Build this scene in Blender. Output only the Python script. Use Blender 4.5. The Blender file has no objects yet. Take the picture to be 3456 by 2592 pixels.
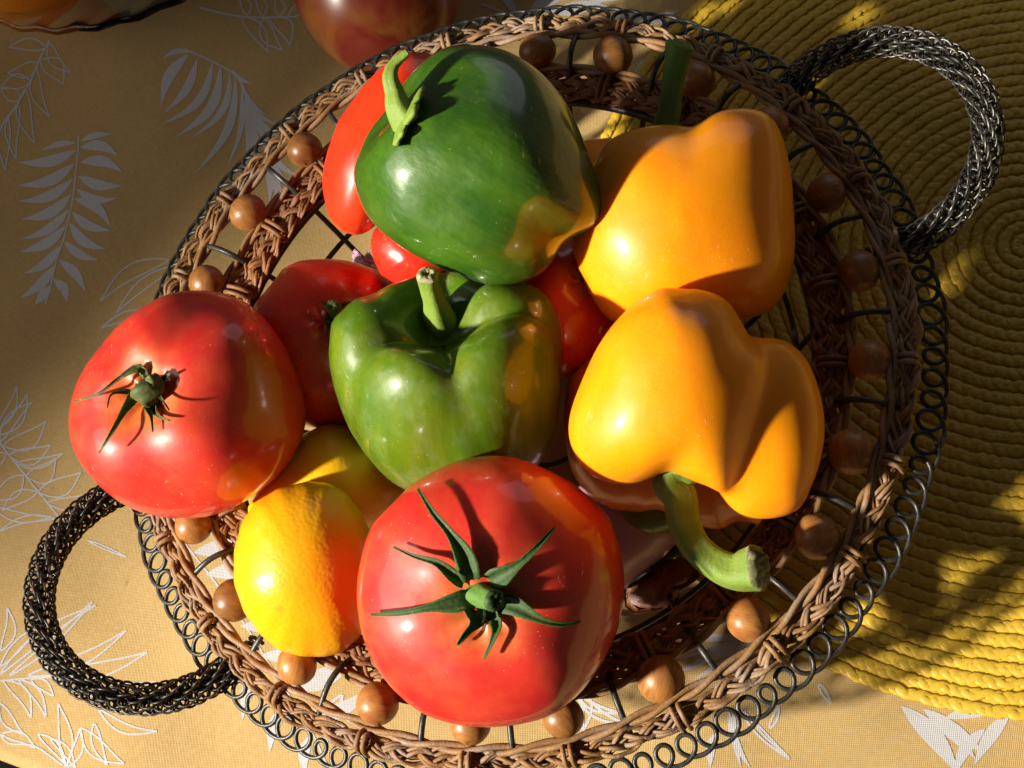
import bpy, math, random
import numpy as np
from mathutils import Vector, Matrix
from mathutils.bvhtree import BVHTree

random.seed(7)
rng = np.random.default_rng(7)
S = bpy.context.scene
col = S.collection

# ------------------------------------------------------------------ camera
U = 0.145                      # radius of the bead ring (m)
ZR = 0.075                     # height of the basket rim above the table
FPX = 5000.0                   # focal length in photograph pixels (3456 wide)
CAM = np.array([1.054 * U, -1.5384 * U, 3.7263 * U + ZR])
CAM_ROT = (0.3635, 0.2697, 0.0)
cam_d = bpy.data.cameras.new('camera')
cam = bpy.data.objects.new('camera', cam_d); col.objects.link(cam)
cam.location = CAM; cam.rotation_euler = CAM_ROT
cam_d.sensor_width = 36; cam_d.lens = FPX / 3456 * 36
cam_d.clip_start = 0.01; cam_d.clip_end = 50
S.camera = cam
RC = np.array(cam.rotation_euler.to_matrix())


def ray(px, py):
    return RC @ np.array([(px - 1728) / FPX, -(py - 1296) / FPX, -1.0])


def at_z(px, py, z):
    d = ray(px, py); return CAM + d * ((z - CAM[2]) / d[2])


def at_d(px, py, dep):
    return CAM + ray(px, py) * dep


def depth(p):
    return -((np.asarray(p) - CAM) @ RC)[..., 2]


def to_px(P):
    c = (np.asarray(P) - CAM) @ RC
    return np.stack([1728 + FPX * c[..., 0] / -c[..., 2], 1296 - FPX * c[..., 1] / -c[..., 2]], -1)


# ------------------------------------------------------------------ light
world = bpy.data.worlds.new('World'); S.world = world; world.use_nodes = True
wb = world.node_tree.nodes['Background']
wb.inputs[0].default_value = (0.86, 0.79, 0.68, 1); wb.inputs[1].default_value = 0.055

SUN_CAM = np.array([-0.84, -0.24, 0.475])
SUN = RC @ (SUN_CAM / np.linalg.norm(SUN_CAM))       # towards the light
SUN_DIST = 3.2
sun_pos = np.array([0, 0, 0.1]) + SUN * SUN_DIST
half = math.radians(38)
# the beam comes past a low window edge: its border crosses the cloth at the left
eA, eB = at_z(0, 1950, 0), at_z(250, 1680, 0)
dA, dB = (v / np.linalg.norm(v) for v in (eA - sun_pos, eB - sun_pos))
nrm = np.cross(dA, dB); nrm /= np.linalg.norm(nrm)
mid = at_z(700, 1200, 0) - sun_pos; mid -= nrm * (mid @ nrm); mid /= np.linalg.norm(mid)
if (at_z(1700, 2500, 0) - sun_pos) @ nrm < 0: nrm = -nrm
axis = mid * math.cos(half) + nrm * math.sin(half)
ld = bpy.data.lights.new('low_sun_beam', 'SPOT')
ld.energy = 1300; ld.color = (1.0, 0.93, 0.78); ld.shadow_soft_size = 0.085
ld.spot_size = 2 * half; ld.spot_blend = 0.01
lo = bpy.data.objects.new('low_sun_beam', ld); col.objects.link(lo)
lo.location = sun_pos; lo.rotation_euler = Vector(-axis).to_track_quat('Z', 'Y').to_euler()

wd = bpy.data.lights.new('window_skylight', 'AREA')
wd.energy = 6.2; wd.color = (1.0, 0.95, 0.86); wd.shape = 'RECTANGLE'; wd.size = 1.1; wd.size_y = 0.9
wo = bpy.data.objects.new('window_skylight', wd); col.objects.link(wo)
wpos = np.array([-1.25, -0.30, 0.95]); wo.location = wpos
wo.rotation_euler = Vector(wpos - np.array([0, 0, 0.05])).to_track_quat('Z', 'Y').to_euler()

rd_ = bpy.data.lights.new('rear_window_light', 'AREA')
rd_.energy = 1.2; rd_.color = (0.90, 0.95, 1.0); rd_.shape = 'ELLIPSE'; rd_.size = 1.1; rd_.size_y = .7
ro_ = bpy.data.objects.new('rear_window_light', rd_); col.objects.link(ro_)
rpos = RC @ np.array([.22, .95, .16]) * 1.35; ro_.location = rpos
ro_.rotation_euler = Vector(rpos - np.array([0, 0, 0.1])).to_track_quat('Z', 'Y').to_euler()

S.view_settings.view_transform = 'Standard'; S.view_settings.look = 'None'
S.view_settings.exposure = 0.0; S.view_settings.gamma = 1.0
S.view_settings.use_curve_mapping = False
S.render.engine = 'CYCLES'
S.cycles.max_bounces = 8; S.cycles.use_denoising = True
S.cycles.caustics_reflective = False


# ------------------------------------------------------------------ helpers
def tag(o, label=None, cat=None, group=None, kind=None):
    if label: o['label'] = label
    if cat: o['category'] = cat
    if group: o['group'] = group
    if kind: o['kind'] = kind
    return o


def empty(name, loc=(0, 0, 0)):
    o = bpy.data.objects.new(name, None); col.objects.link(o); o.location = loc
    o.empty_display_size = 0.02
    return o


def link(name, me, mat, parent=None):
    o = bpy.data.objects.new(name, me); col.objects.link(o)
    if mat and not me.materials: me.materials.append(mat)
    if parent:
        o.parent = parent
        p, loc = parent, Vector((0, 0, 0))
        while p is not None:
            loc += p.location; p = p.parent
        o.location = -loc
    return o


def mesh(name, V, F, smooth=True):
    me = bpy.data.meshes.new(name)
    V = np.asarray(V, dtype=np.float32)
    if isinstance(F, np.ndarray):
        n, k = F.shape
        me.vertices.add(len(V)); me.vertices.foreach_set('co', V.ravel())
        me.loops.add(n * k); me.loops.foreach_set('vertex_index', F.astype(np.int32).ravel())
        me.polygons.add(n)
        me.polygons.foreach_set('loop_start', np.arange(0, n * k, k, dtype=np.int32))
        me.polygons.foreach_set('loop_total', np.full(n, k, dtype=np.int32))
    else:
        me.from_pydata([tuple(map(float, v)) for v in V], [], F)
    me.update(calc_edges=True); me.validate()
    if smooth: me.polygons.foreach_set('use_smooth', np.ones(len(me.polygons), dtype=bool))
    return me


def join(parts):
    Vs, Fs, o = [], [], 0
    for V, F in parts:
        Vs.append(V); Fs.append(F + o); o += len(V)
    return np.concatenate(Vs), np.concatenate(Fs)


def frames(P, closed, upref):
    T = (np.roll(P, -1, 0) - np.roll(P, 1, 0)) if closed else np.gradient(P, axis=0)
    T /= np.linalg.norm(T, axis=1)[:, None] + 1e-12
    if upref is None:
        ups = np.zeros_like(P)
        u = np.array([0, 0, 1.0]) if abs(T[0, 2]) < .9 else np.array([1.0, 0, 0])
        for i in range(len(P)):
            u = u - T[i] * (u @ T[i]); u /= np.linalg.norm(u) + 1e-12; ups[i] = u
    else:
        ups = np.broadcast_to(np.asarray(upref, float), P.shape).copy()
        ups -= T * (ups * T).sum(1)[:, None]
        ups /= np.linalg.norm(ups, axis=1)[:, None] + 1e-12
    return T, ups, np.cross(T, ups)


def tube(P, r, sides=8, closed=False, up=None, flat=1.0, cap=True):
    """tube along P; r = radius or list; flat = height/width of the section"""
    P = np.asarray(P, float); n = len(P)
    r = np.broadcast_to(np.asarray(r, float), (n,))
    T, A, B = frames(P, closed, up)
    a = np.linspace(0, 2 * np.pi, sides, endpoint=False)
    V = P[:, None] + r[:, None, None] * (np.sin(a)[None, :, None] * A[:, None] * flat + np.cos(a)[None, :, None] * B[:, None])
    if cap and not closed:
        V = np.concatenate([(P[:1, None] + (V[:1] - P[:1, None]) * .03), V, (P[-1:, None] + (V[-1:] - P[-1:, None]) * .03)]); n += 2
    V = V.reshape(-1, 3)
    m = n if closed else n - 1
    i = np.arange(m)[:, None]; j = np.arange(sides)[None]
    i2 = (i + 1) % n; j2 = (j + 1) % sides
    F = np.stack([i * sides + j, i * sides + j2, i2 * sides + j2, i2 * sides + j], -1).reshape(-1, 4)
    return V, F


def spline(pts, n=24):
    """Catmull-Rom through pts"""
    P = np.asarray(pts, float); Q = np.concatenate([2 * P[:1] - P[1:2], P, 2 * P[-1:] - P[-2:-1]])
    t = np.linspace(0, len(P) - 1, n); i = np.minimum(t.astype(int), len(P) - 2); f = (t - i)[:, None]
    a, b, c, d = Q[i], Q[i + 1], Q[i + 2], Q[i + 3]
    return .5 * (2 * b + (c - a) * f + (2 * a - 5 * b + 4 * c - d) * f ** 2 + (3 * b - a - 3 * c + d) * f ** 3)


# ------------------------------------------------------------------ materials
class N:
    def __init__(s, name):
        s.m = bpy.data.materials.new(name); s.m.use_nodes = True
        s.t = s.m.node_tree; s.b = s.t.nodes['Principled BSDF']; s._tc = None

    def node(s, typ, **kw):
        n = s.t.nodes.new(typ)
        for k, v in kw.items(): setattr(n, k, v)
        return n

    def L(s, a, b): s.t.links.new(a, b)

    @property
    def co(s):
        if s._tc is None: s._tc = s.node('ShaderNodeTexCoord')
        return s._tc.outputs['Object']

    def noise(s, scale, detail=3, rough=.55, stretch=None, dist=0):
        n = s.node('ShaderNodeTexNoise'); n.inputs['Scale'].default_value = scale
        n.inputs['Detail'].default_value = detail; n.inputs['Roughness'].default_value = rough
        n.inputs['Distortion'].default_value = dist
        if stretch:
            mp = s.node('ShaderNodeMapping'); mp.inputs['Scale'].default_value = stretch
            s.L(s.co, mp.inputs[0]); s.L(mp.outputs[0], n.inputs['Vector'])
        else: s.L(s.co, n.inputs['Vector'])
        return n.outputs['Fac']

    def ramp(s, fac, stops):
        n = s.node('ShaderNodeValToRGB'); e = n.color_ramp.elements
        while len(e) < len(stops): e.new(.5)
        for k, (p, c) in enumerate(stops):
            e[k].position = p; e[k].color = (c if isinstance(c, tuple) else (c, c, c)) + (1,)
        s.L(fac, n.inputs[0]); return n.outputs[0]

    def mix(s, fac, a, b, mode='MIX'):
        n = s.node('ShaderNodeMix', data_type='RGBA', blend_type=mode)
        for sock, v in ((n.inputs[0], fac), (n.inputs[6], a), (n.inputs[7], b)):
            if isinstance(v, (int, float)): sock.default_value = v
            elif isinstance(v, tuple): sock.default_value = v + (1,)
            else: s.L(v, sock)
        return n.outputs[2]

    def bump(s, h, strength=.2, dist=.001, chain=None):
        n = s.node('ShaderNodeBump'); n.inputs['Strength'].default_value = strength; n.inputs['Distance'].default_value = dist
        s.L(h, n.inputs['Height'])
        if chain: s.L(chain, n.inputs['Normal'])
        return n.outputs[0]

    def done(s, color=None, rough=.5, normal=None, spec=.5, coat=0, coat_rough=.1, sss=0, sss_r=(1, .3, .1), sss_scale=.004, metal=0):
        b = s.b.inputs
        if color is not None:
            if isinstance(color, tuple): b['Base Color'].default_value = color + (1,)
            else: s.L(color, b['Base Color'])
        if isinstance(rough, (int, float)): b['Roughness'].default_value = rough
        else: s.L(rough, b['Roughness'])
        if normal: s.L(normal, b['Normal'])
        b['Specular IOR Level'].default_value = spec; b['Metallic'].default_value = metal
        b['Coat Weight'].default_value = coat; b['Coat Roughness'].default_value = coat_rough
        if sss:
            b['Subsurface Weight'].default_value = sss
            b['Subsurface Radius'].default_value = sss_r; b['Subsurface Scale'].default_value = sss_scale
        return s.m


def skin(name, c1, c2, c3=None, rough=.22, speck=(.9, .75, .5), sss=.25, rad=(1, .25, .08), streak=.3, bumpy=.06, coat=.4, spec=.5, haze=0., stem_tint=None, spots=.6):
    """glossy fruit skin: soft clouds of hue, streaks from stem to tip, pale specks, waxy haze"""
    n = N(name)
    at = n.node('ShaderNodeAttribute', attribute_name='skin_co')

    def along(scale, squash, detail=4):
        mp = n.node('ShaderNodeMapping'); mp.inputs['Scale'].default_value = (1, 1, squash); n.L(at.outputs['Vector'], mp.inputs[0])
        t = n.node('ShaderNodeTexNoise'); t.inputs['Scale'].default_value = scale; t.inputs['Detail'].default_value = detail; t.inputs['Roughness'].default_value = .6
        n.L(mp.outputs[0], t.inputs['Vector']); return t.outputs['Fac']
    c = n.mix(n.ramp(n.noise(38, 3, .5), [(.35, 0.0), (.68, 1.0)]), c1, c2)
    if c3: c = n.mix(n.ramp(along(3.2, .22), [(.45, 0.0), (.72, .8)]), c, c3)
    if streak:
        c = n.mix(n.ramp(along(16, .05, 5), [(.5, 0.0), (.72, streak)]), c, tuple(x * .62 for x in c1))
    if stem_tint:
        sx = n.node('ShaderNodeSeparateXYZ'); n.L(at.outputs['Vector'], sx.inputs[0])
        hy = n.node('ShaderNodeVectorMath', operation='MULTIPLY'); hy.inputs[1].default_value = (1, 1, 0); n.L(at.outputs['Vector'], hy.inputs[0])
        ln = n.node('ShaderNodeVectorMath', operation='LENGTH'); n.L(hy.outputs[0], ln.inputs[0])
        k = n.node('ShaderNodeMath', operation='MULTIPLY'); n.L(n.ramp(ln.outputs['Value'], [(.10, .75), (.46, 0.0)]), k.inputs[0]); n.L(n.ramp(sx.outputs[2], [(.1, 0.0), (.3, 1.0)]), k.inputs[1])
        k2 = n.node('ShaderNodeMath', operation='MULTIPLY'); n.L(k.outputs[0], k2.inputs[0]); n.L(n.ramp(along(7, .3), [(.3, .2), (.65, 1.0)]), k2.inputs[1])
        c = n.mix(k2.outputs[0], c, stem_tint)
    sp = n.node('ShaderNodeTexVoronoi'); sp.inputs['Scale'].default_value = 420; n.L(n.co, sp.inputs['Vector'])
    sel = n.node('ShaderNodeMath', operation='MULTIPLY')
    n.L(n.ramp(sp.outputs['Distance'], [(.05, 1.0), (.13, 0.0)]), sel.inputs[0])
    n.L(n.ramp(n.noise(75, 2), [(.50, 0.0), (.62, spots)]), sel.inputs[1])
    c = n.mix(sel.outputs[0], c, speck)
    # scuffs: short pale scratches
    sc = n.node('ShaderNodeMath', operation='MULTIPLY')
    n.L(n.ramp(n.noise(230, 2, .5, (6, 1, 2.5), 1.0), [(.70, 0.0), (.74, 1.0)]), sc.inputs[0]); n.L(n.ramp(n.noise(40, 2), [(.54, 0.0), (.62, .5)]), sc.inputs[1])
    c = n.mix(sc.outputs[0], c, speck)
    if haze:
        hz = n.node('ShaderNodeMath', operation='MULTIPLY')
        n.L(n.ramp(along(5, .5, 5), [(.48, 0.0), (.68, haze)]), hz.inputs[0]); n.L(n.ramp(n.noise(300, 5, .7), [(.35, .2), (.65, 1.0)]), hz.inputs[1])
        c = n.mix(hz.outputs[0], c, (.45, .50, .36))
    rg = n.ramp(n.noise(55, 4, .65), [(.3, rough * .75), (.75, rough * 1.6)])
    nm = n.bump(n.noise(95, 2), bumpy, .004)
    nm = n.bump(along(14, .2, 4), bumpy * .6, .003, nm)
    nm = n.bump(n.noise(1500, 2), .04, .0006, nm)
    return n.done(c, rg, nm, spec, coat, .11, sss, rad, .0045)


M = {}
M['tomato'] = skin('tomato_skin', (.53, .017, .013), (.63, .038, .022), (.62, .065, .022), rough=.42, sss=.35, bumpy=.03, streak=.15, stem_tint=(.62, .30, .05), speck=(.85, .6, .35), coat=.75, spec=.33)
M['tomato_orange'] = skin('tomato_skin_orange', (.60, .035, .012), (.58, .025, .012), (.64, .08, .02), rough=.26, sss=.30)
M['plum_tomato'] = skin('plum_tomato_skin', (.60, .022, .010), (.64, .03, .012), rough=.18, sss=.25, bumpy=.02)
M['red_pepper'] = skin('red_pepper_skin', (.66, .024, .007), (.70, .04, .008), rough=.32, sss=.25, bumpy=.03, spec=.3, streak=.1)
M['yellow_pepper'] = skin('yellow_pepper_skin', (.88, .295, .0015), (.88, .255, .0015), (.90, .33, .003), rough=.40, sss=.35, rad=(1, .5, .05), bumpy=.02, coat=.40, streak=.08, spots=.3, spec=.32)
M['orange_pepper'] = skin('orange_pepper_skin', (.75, .22, .004), (.72, .16, .003), rough=.27, sss=.3, rad=(1, .45, .05))
M['green_top'] = skin('dark_green_pepper_skin', (.020, .075, .004), (.040, .112, .006), (.062, .135, .007), rough=.36, speck=(.5, .45, .15), sss=.1, rad=(.4, 1, .1), bumpy=.14, coat=1.0, streak=.30, spots=.4, spec=.3)
M['green_mid'] = skin('light_green_pepper_skin', (.050, .120, .004), (.088, .160, .004), (.13, .165, .005), rough=.36, speck=(.5, .6, .25), sss=.15, rad=(.5, 1, .1), bumpy=.08, coat=.65, streak=.35, haze=.14, spec=.3)
M['lime'] = skin('lime_skin', (.10, .16, .012), (.13, .18, .012), rough=.3, sss=.1)


def citrus(name, c1, c2):
    n = N(name)
    c = n.mix(n.ramp(n.noise(26, 3), [(.38, 0.0), (.65, 1.0)]), c1, c2)
    v = n.node('ShaderNodeTexVoronoi', feature='SMOOTH_F1'); v.inputs['Scale'].default_value = 620; n.L(n.co, v.inputs['Vector'])
    pores = n.ramp(v.outputs['Distance'], [(.05, 0.0), (.55, 1.0)])
    c = n.mix(n.ramp(n.noise(140, 3), [(.68, 0.0), (.74, .5)]), c, (.45, .2, .02))
    nm = n.bump(pores, .10, .0008); nm = n.bump(n.noise(60, 3), .08, .003, nm)
    return n.done(c, .34, nm, .45, .1, .2, .3, (1, .6, .1), .004)


M['citrus'] = citrus('citrus_peel', (.84, .345, .004), (.82, .40, .006))
M['lemon'] = citrus('lemon_peel', (.80, .46, .008), (.78, .40, .006))


def stem_mat(name, c1, c2, dry=(.30, .27, .13), dryness=.62):
    n = N(name)
    c = n.mix(n.noise(160, 4, .6, (1, 1, .25)), c1, c2)
    c = n.mix(n.ramp(n.noise(260, 4, .6), [(dryness, 0.0), (dryness + .1, .8)]), c, dry)
    return n.done(c, .6, n.bump(n.noise(700, 4), .4, .0008), .3, 0, .1, .1, (.5, 1, .1), .002)


M['stem'] = stem_mat('pepper_stem', (.12, .20, .022), (.20, .28, .045))
M['stem_dark'] = stem_mat('dark_pepper_stem', (.07, .16, .028), (.12, .22, .04))
M['stem_end'] = stem_mat('cut_stem_end', (.34, .31, .16), (.16, .15, .06), (.55, .50, .34), .5)
M['stem_end_dark'] = stem_mat('dark_cut_stem_end', (.10, .10, .04), (.20, .20, .09), (.42, .38, .24), .56)
M['calyx'] = stem_mat('tomato_calyx', (.022, .055, .013), (.045, .085, .018), (.26, .19, .09), .66)
M['calyx_dry'] = stem_mat('dry_tomato_calyx', (.045, .062, .018), (.085, .10, .026), (.28, .22, .10), .58)


def wood():
    n = N('varnished_bead_wood')
    oi = n.node('ShaderNodeObjectInfo')
    c = n.mix(n.ramp(n.noise(130, 4, .6, (1, 1, 4), 1.5), [(.35, 0.0), (.7, 1.0)]), (.36, .150, .036), (.21, .078, .020))
    c = n.mix(n.ramp(n.noise(60, 2), [(.60, 0.0), (.70, .6)]), c, (.20, .045, .012))
    hue = n.node('ShaderNodeHueSaturation'); mr = n.node('ShaderNodeMapRange'); mr.inputs[3].default_value = .6; mr.inputs[4].default_value = 1.25
    n.L(oi.outputs['Random'], mr.inputs[0]); n.L(mr.outputs[0], hue.inputs['Value']); n.L(c, hue.inputs['Color'])
    c = n.mix(n.ramp(n.noise(420, 4, .6, (6, 6, 1)), [(.66, 0.0), (.72, .7)]), hue.outputs[0], (.07, .025, .008))
    return n.done(c, .40, n.bump(n.noise(300, 3), .2, .0007), .45)


M['bead'] = wood()


def cane(name, a, b, dusty):
    n = N(name)
    c = n.mix(n.ramp(n.noise(90, 4, .6), [(.3, 0.0), (.7, 1.0)]), a, b)
    c = n.mix(n.ramp(n.noise(650, 3, .6), [(.55, 0.0), (.75, .6)]), c, tuple(x * .35 for x in a))
    g = n.node('ShaderNodeNewGeometry'); sx = n.node('ShaderNodeSeparateXYZ'); n.L(g.outputs['Normal'], sx.inputs[0])
    k = n.node('ShaderNodeMath', operation='MULTIPLY'); n.L(n.ramp(n.noise(55, 4, .7), [(.45, 0.0), (.68, dusty)]), k.inputs[0])
    n.L(n.ramp(sx.outputs[2], [(.2, .15), (.75, 1.0)]), k.inputs[1])
    c = n.mix(k.outputs[0], c, (.30, .25, .22))
    return n.done(c, .55, n.bump(n.noise(900, 3, .6), .5, .0006), .3)


M['cane'] = cane('rattan_cane', (.29, .155, .058), (.165, .075, .027), .6)
M['cane_dark'] = cane('rattan_cane_inner', (.27, .115, .036), (.15, .052, .016), .25)


def iron():
    n = N('black_iron_wire')
    c = n.mix(n.ramp(n.noise(160, 4, .65), [(.45, 0.0), (.75, .7)]), (.022, .021, .019), (.095, .082, .070))
    return n.done(c, .42, n.bump(n.noise(900, 3), .3, .0004), .5, metal=.25)


M['iron'] = iron()
_n = N('sunlit_wire')
M['sunlit'] = _n.done(_n.mix(_n.ramp(_n.noise(120, 4, .65), [(.35, 0.0), (.7, 1.0)]), (.03, .027, .025), (.22, .205, .19)), .45, _n.bump(_n.noise(900, 3), .3, .0004), .5, metal=.8)  # right handle's wire: sunlit glare put into a lighter metal colour


def straw():
    n = N('yellow_placemat_fibre')
    c = n.mix(n.ramp(n.noise(45, 3), [(.3, 0.0), (.7, 1.0)]), (.60, .385, .035), (.47, .29, .020))
    c = n.mix(n.ramp(n.noise(900, 2), [(.5, 0.0), (.8, .5)]), c, (.34, .21, .012))
    return n.done(c, .45, n.bump(n.noise(1400, 2), .25, .0005), .5, .1, .3)


M['straw'] = straw()


def cloth(name, a, b, thread):
    n = N(name)
    wv = []
    for ax in ('X', 'Y'):
        w = n.node('ShaderNodeTexWave', wave_type='BANDS', bands_direction=ax, wave_profile='SIN')
        w.inputs['Scale'].default_value = 430; w.inputs['Distortion'].default_value = .6; w.inputs['Detail'].default_value = 1
        n.L(n.co, w.inputs['Vector']); wv.append(w.outputs['Fac'])
    wm = n.node('ShaderNodeMath', operation='MULTIPLY'); n.L(wv[0], wm.inputs[0]); n.L(wv[1], wm.inputs[1])
    c = n.mix(n.ramp(n.noise(14, 4, .6), [(.35, 0.0), (.7, 1.0)]), a, b)
    c = n.mix(n.ramp(n.noise(420, 3, .7), [(.38, 0.0), (.72, .55)]), c, thread)
    c = n.mix(n.ramp(n.noise(46, 2), [(.735, 0.0), (.76, .55)]), c, tuple(x * .4 for x in a))
    c = n.mix(n.ramp(wm.outputs[0], [(.0, .30), (.5, 0.0)]), c, tuple(x * .45 for x in a))
    nm = n.bump(wm.outputs[0], .4, .0005); nm = n.bump(n.noise(500, 3), .2, .0005, nm)
    return n.done(c, .85, nm, .15)


M['cloth'] = cloth('ochre_canvas', (.45, .305, .125), (.41, .265, .103), (.54, .385, .19))
M['print'] = cloth('white_leaf_print', (.50, .495, .53), (.46, .455, .49), (.44, .40, .36))


def glass():
    n = N('clear_glass'); b = n.b.inputs
    b['Base Color'].default_value = (.93, .97, .95, 1); b['Roughness'].default_value = .02
    b['Transmission Weight'].default_value = 1; b['IOR'].default_value = 1.33
    return n.m


M['glass'] = glass()


def apple_mat():
    n = N('apple_skin')
    w = n.noise(40, 4, .6, (1, 1, .16), .8)
    c = n.mix(n.ramp(w, [(.36, 0.0), (.60, 1.0)]), (.30, .13, .022), (.19, .016, .010))
    c = n.mix(n.ramp(n.noise(9, 2), [(.42, 0.0), (.62, .85)]), c, (.15, .010, .009))
    return n.done(c, .3, n.bump(n.noise(60, 3), .03, .003), .5, .2, .15, .15, (1, .3, .1), .004)


M['apple'] = apple_mat()


def onion_mat():
    n = N('red_onion_skin')
    c = n.mix(n.noise(60, 3, .5, (1, 1, .2)), (.34, .16, .25), (.50, .33, .40))
    return n.done(c, .3, n.bump(n.noise(90, 3), .1, .002), .5, .2, .2, .2, (1, .4, .6), .003)


M['onion'] = onion_mat()
_n = N('shaded_rim_brown'); M['shaded_rim'] = _n.done(_n.mix(_n.noise(90, 4), (.10, .03, .012), (.22, .08, .03)), .5, _n.bump(_n.noise(200, 4), .5, .002))  # brown with the shade of the inner rim put into the colour
_n = N('dark_floor_wood'); M['floor'] = _n.done(_n.mix(_n.noise(20, 4), (.05, .022, .012), (.03, .012, .008)), .5)

# ------------------------------------------------------------------ setting: floor, table, cloth
fl = link('floor', mesh('floor', [(-3, -3, -.74), (3, -3, -.74), (3, 3, -.74), (-3, 3, -.74)], [(0, 1, 2, 3)]), M['floor'])
tag(fl, kind='structure')

# cloth: flat sheet that rolls over the table edge at the near-left corner
e0, e1 = at_z(0, 2522, 0), at_z(150, 2578, 0)
ed = (e1 - e0)[:2]; ed /= np.linalg.norm(ed); en = np.array([-ed[1], ed[0]])
if (np.array([0, 0]) - e0[:2]) @ en < 0: en = -en
ss = np.linspace(-.55, .95, 301)
qs = list(np.linspace(.9, .03, 175)) + [.022, .015, .008, 0]


def cloth_z(x, y):
    """gentle waves of the cloth, never above the table plane"""
    return .00075 * (np.sin(41 * x + 17 * y + 1) + .8 * np.sin(-23 * x + 52 * y + 2) + .5 * np.sin(77 * x + 61 * y) + .35 * np.sin(120 * x - 88 * y) - 2.65)


prof = [(q, 0.0) for q in qs] + [(-.006 * math.sin(a), -.006 * (1 - math.cos(a))) for a in np.linspace(.25, math.pi / 2, 6)] + [(-.005, -.012), (.002, -.016), (.02, -.0165)]
npf = len(prof); pq = np.array(prof)
XY = e0[:2] + ss[:, None, None] * ed + pq[None, :, :1] * en
XY = XY + (np.where(pq[:, 1] < -.02, 1, 0)[None, :, None] * .0025 * np.sin(ss * 38)[:, None, None]) * en
V = np.concatenate([XY, (pq[None, :, 1] + cloth_z(XY[..., 0], XY[..., 1]))[..., None]], -1).reshape(-1, 3)
i_, j_ = np.arange(len(ss) - 1)[:, None], np.arange(npf - 1)[None]
F = np.stack([i_ * npf + j_, i_ * npf + j_ + 1, (i_ + 1) * npf + j_ + 1, (i_ + 1) * npf + j_], -1).reshape(-1, 4)
cl = link('tablecloth', mesh('tablecloth', V, F), M['cloth'])
tag(cl, 'ochre canvas tablecloth printed with white leaf fronds under the basket', 'tablecloth')
# the table top itself, below the cloth
tb = []
for q in (.88, .03):
    for s in (-.53, .93):
        tb.append(e0[:2] + ed * s + en * q)
tv = [(p[0], p[1], z) for z in (-.018, -.045) for p in (tb[0], tb[1], tb[3], tb[2])]
to = link('table_top', mesh('table_top', tv, [(0, 1, 2, 3), (7, 6, 5, 4), (0, 4, 5, 1), (1, 5, 6, 2), (2, 6, 7, 3), (3, 7, 4, 0)], False), M['floor'])
tag(to, kind='structure')


# ---- white leaf prints lying in the cloth (each frond one sheet, parts of the cloth)
def c_(k, pts):
    """pixels of the nine study crops -> photograph pixels"""
    o = {1: (0, 0), 2: (1152, 0), 3: (2304, 0), 4: (0, 864), 5: (1152, 864), 6: (2304, 864), 7: (0, 1728), 8: (1152, 1728), 9: (2304, 1728)}[k]
    return [(o[0] + .5208 * x, o[1] + .5208 * y) for x, y in pts]


def leaflet2d(a, b, w, bend=.12, n=16, sharp=1.15):
    a, b = np.array(a, float), np.array(b, float); d = b - a; L = np.hypot(*d); nn = np.array([-d[1], d[0]]) / (L + 1e-9)
    t = np.linspace(0, 1, n)
    cen = a + t[:, None] * d + (np.sin(t * np.pi) * bend * L)[:, None] * nn
    wd_ = w * (np.sin(np.pi * t ** .8) ** sharp) * .5 + 1.0
    wd_[-1] = .3
    return cen + nn * wd_[:, None], cen - nn * wd_[:, None]


PZ = [.00014]


def print_sheet(strips):
    """strips: list of (left, right) pixel polylines, laid on the cloth"""
    V, F = [], []
    for l, r in strips:
        o = len(V); n = len(l)
        z = PZ[0]; PZ[0] += .0000003
        for p in list(l) + list(r):
            q = at_z(p[0], p[1], -.001); q[2] = cloth_z(q[0], q[1]) + z; V.append(q)
        F += [(o + i, o + i + 1, o + n + i + 1, o + n + i) for i in range(n - 1)]
    return link('leaf_print', mesh('leaf_print', V, F, False), M['print'], cl)


def line2d(pts, w):
    P = spline(np.array(pts, float), max(8, 6 * len(pts))); T = np.gradient(P, axis=0); T /= np.linalg.norm(T, axis=1)[:, None] + 1e-9
    nn = np.stack([-T[:, 1], T[:, 0]], 1) * w * .5
    return P + nn, P - nn


def outline_leaf(a, b, w, bend=.1, lw=6):
    l, r = leaflet2d(a, b, w, bend, 12)
    return [line2d(l, lw), line2d(r, lw)]


def frond(k, stem, leaves, solid, sw=6.5, lw=5.2, ws=.82):
    if not stem and len(leaves) > 1:
        for lf in leaves: frond(k, None, [lf], solid, sw, lw, ws)
        return
    st = [line2d(c_(k, stem), sw)] if stem else []
    for lf in leaves:
        a, b = c_(k, lf[0:2]); w = lf[2] * .5208 * (ws if solid else 1); bd = lf[3] if len(lf) > 3 else .1
        if solid: st.append(leaflet2d(a, b, w, bd))
        else: st += outline_leaf(a, b, w, bd, lw)
    return print_sheet(st)


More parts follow.
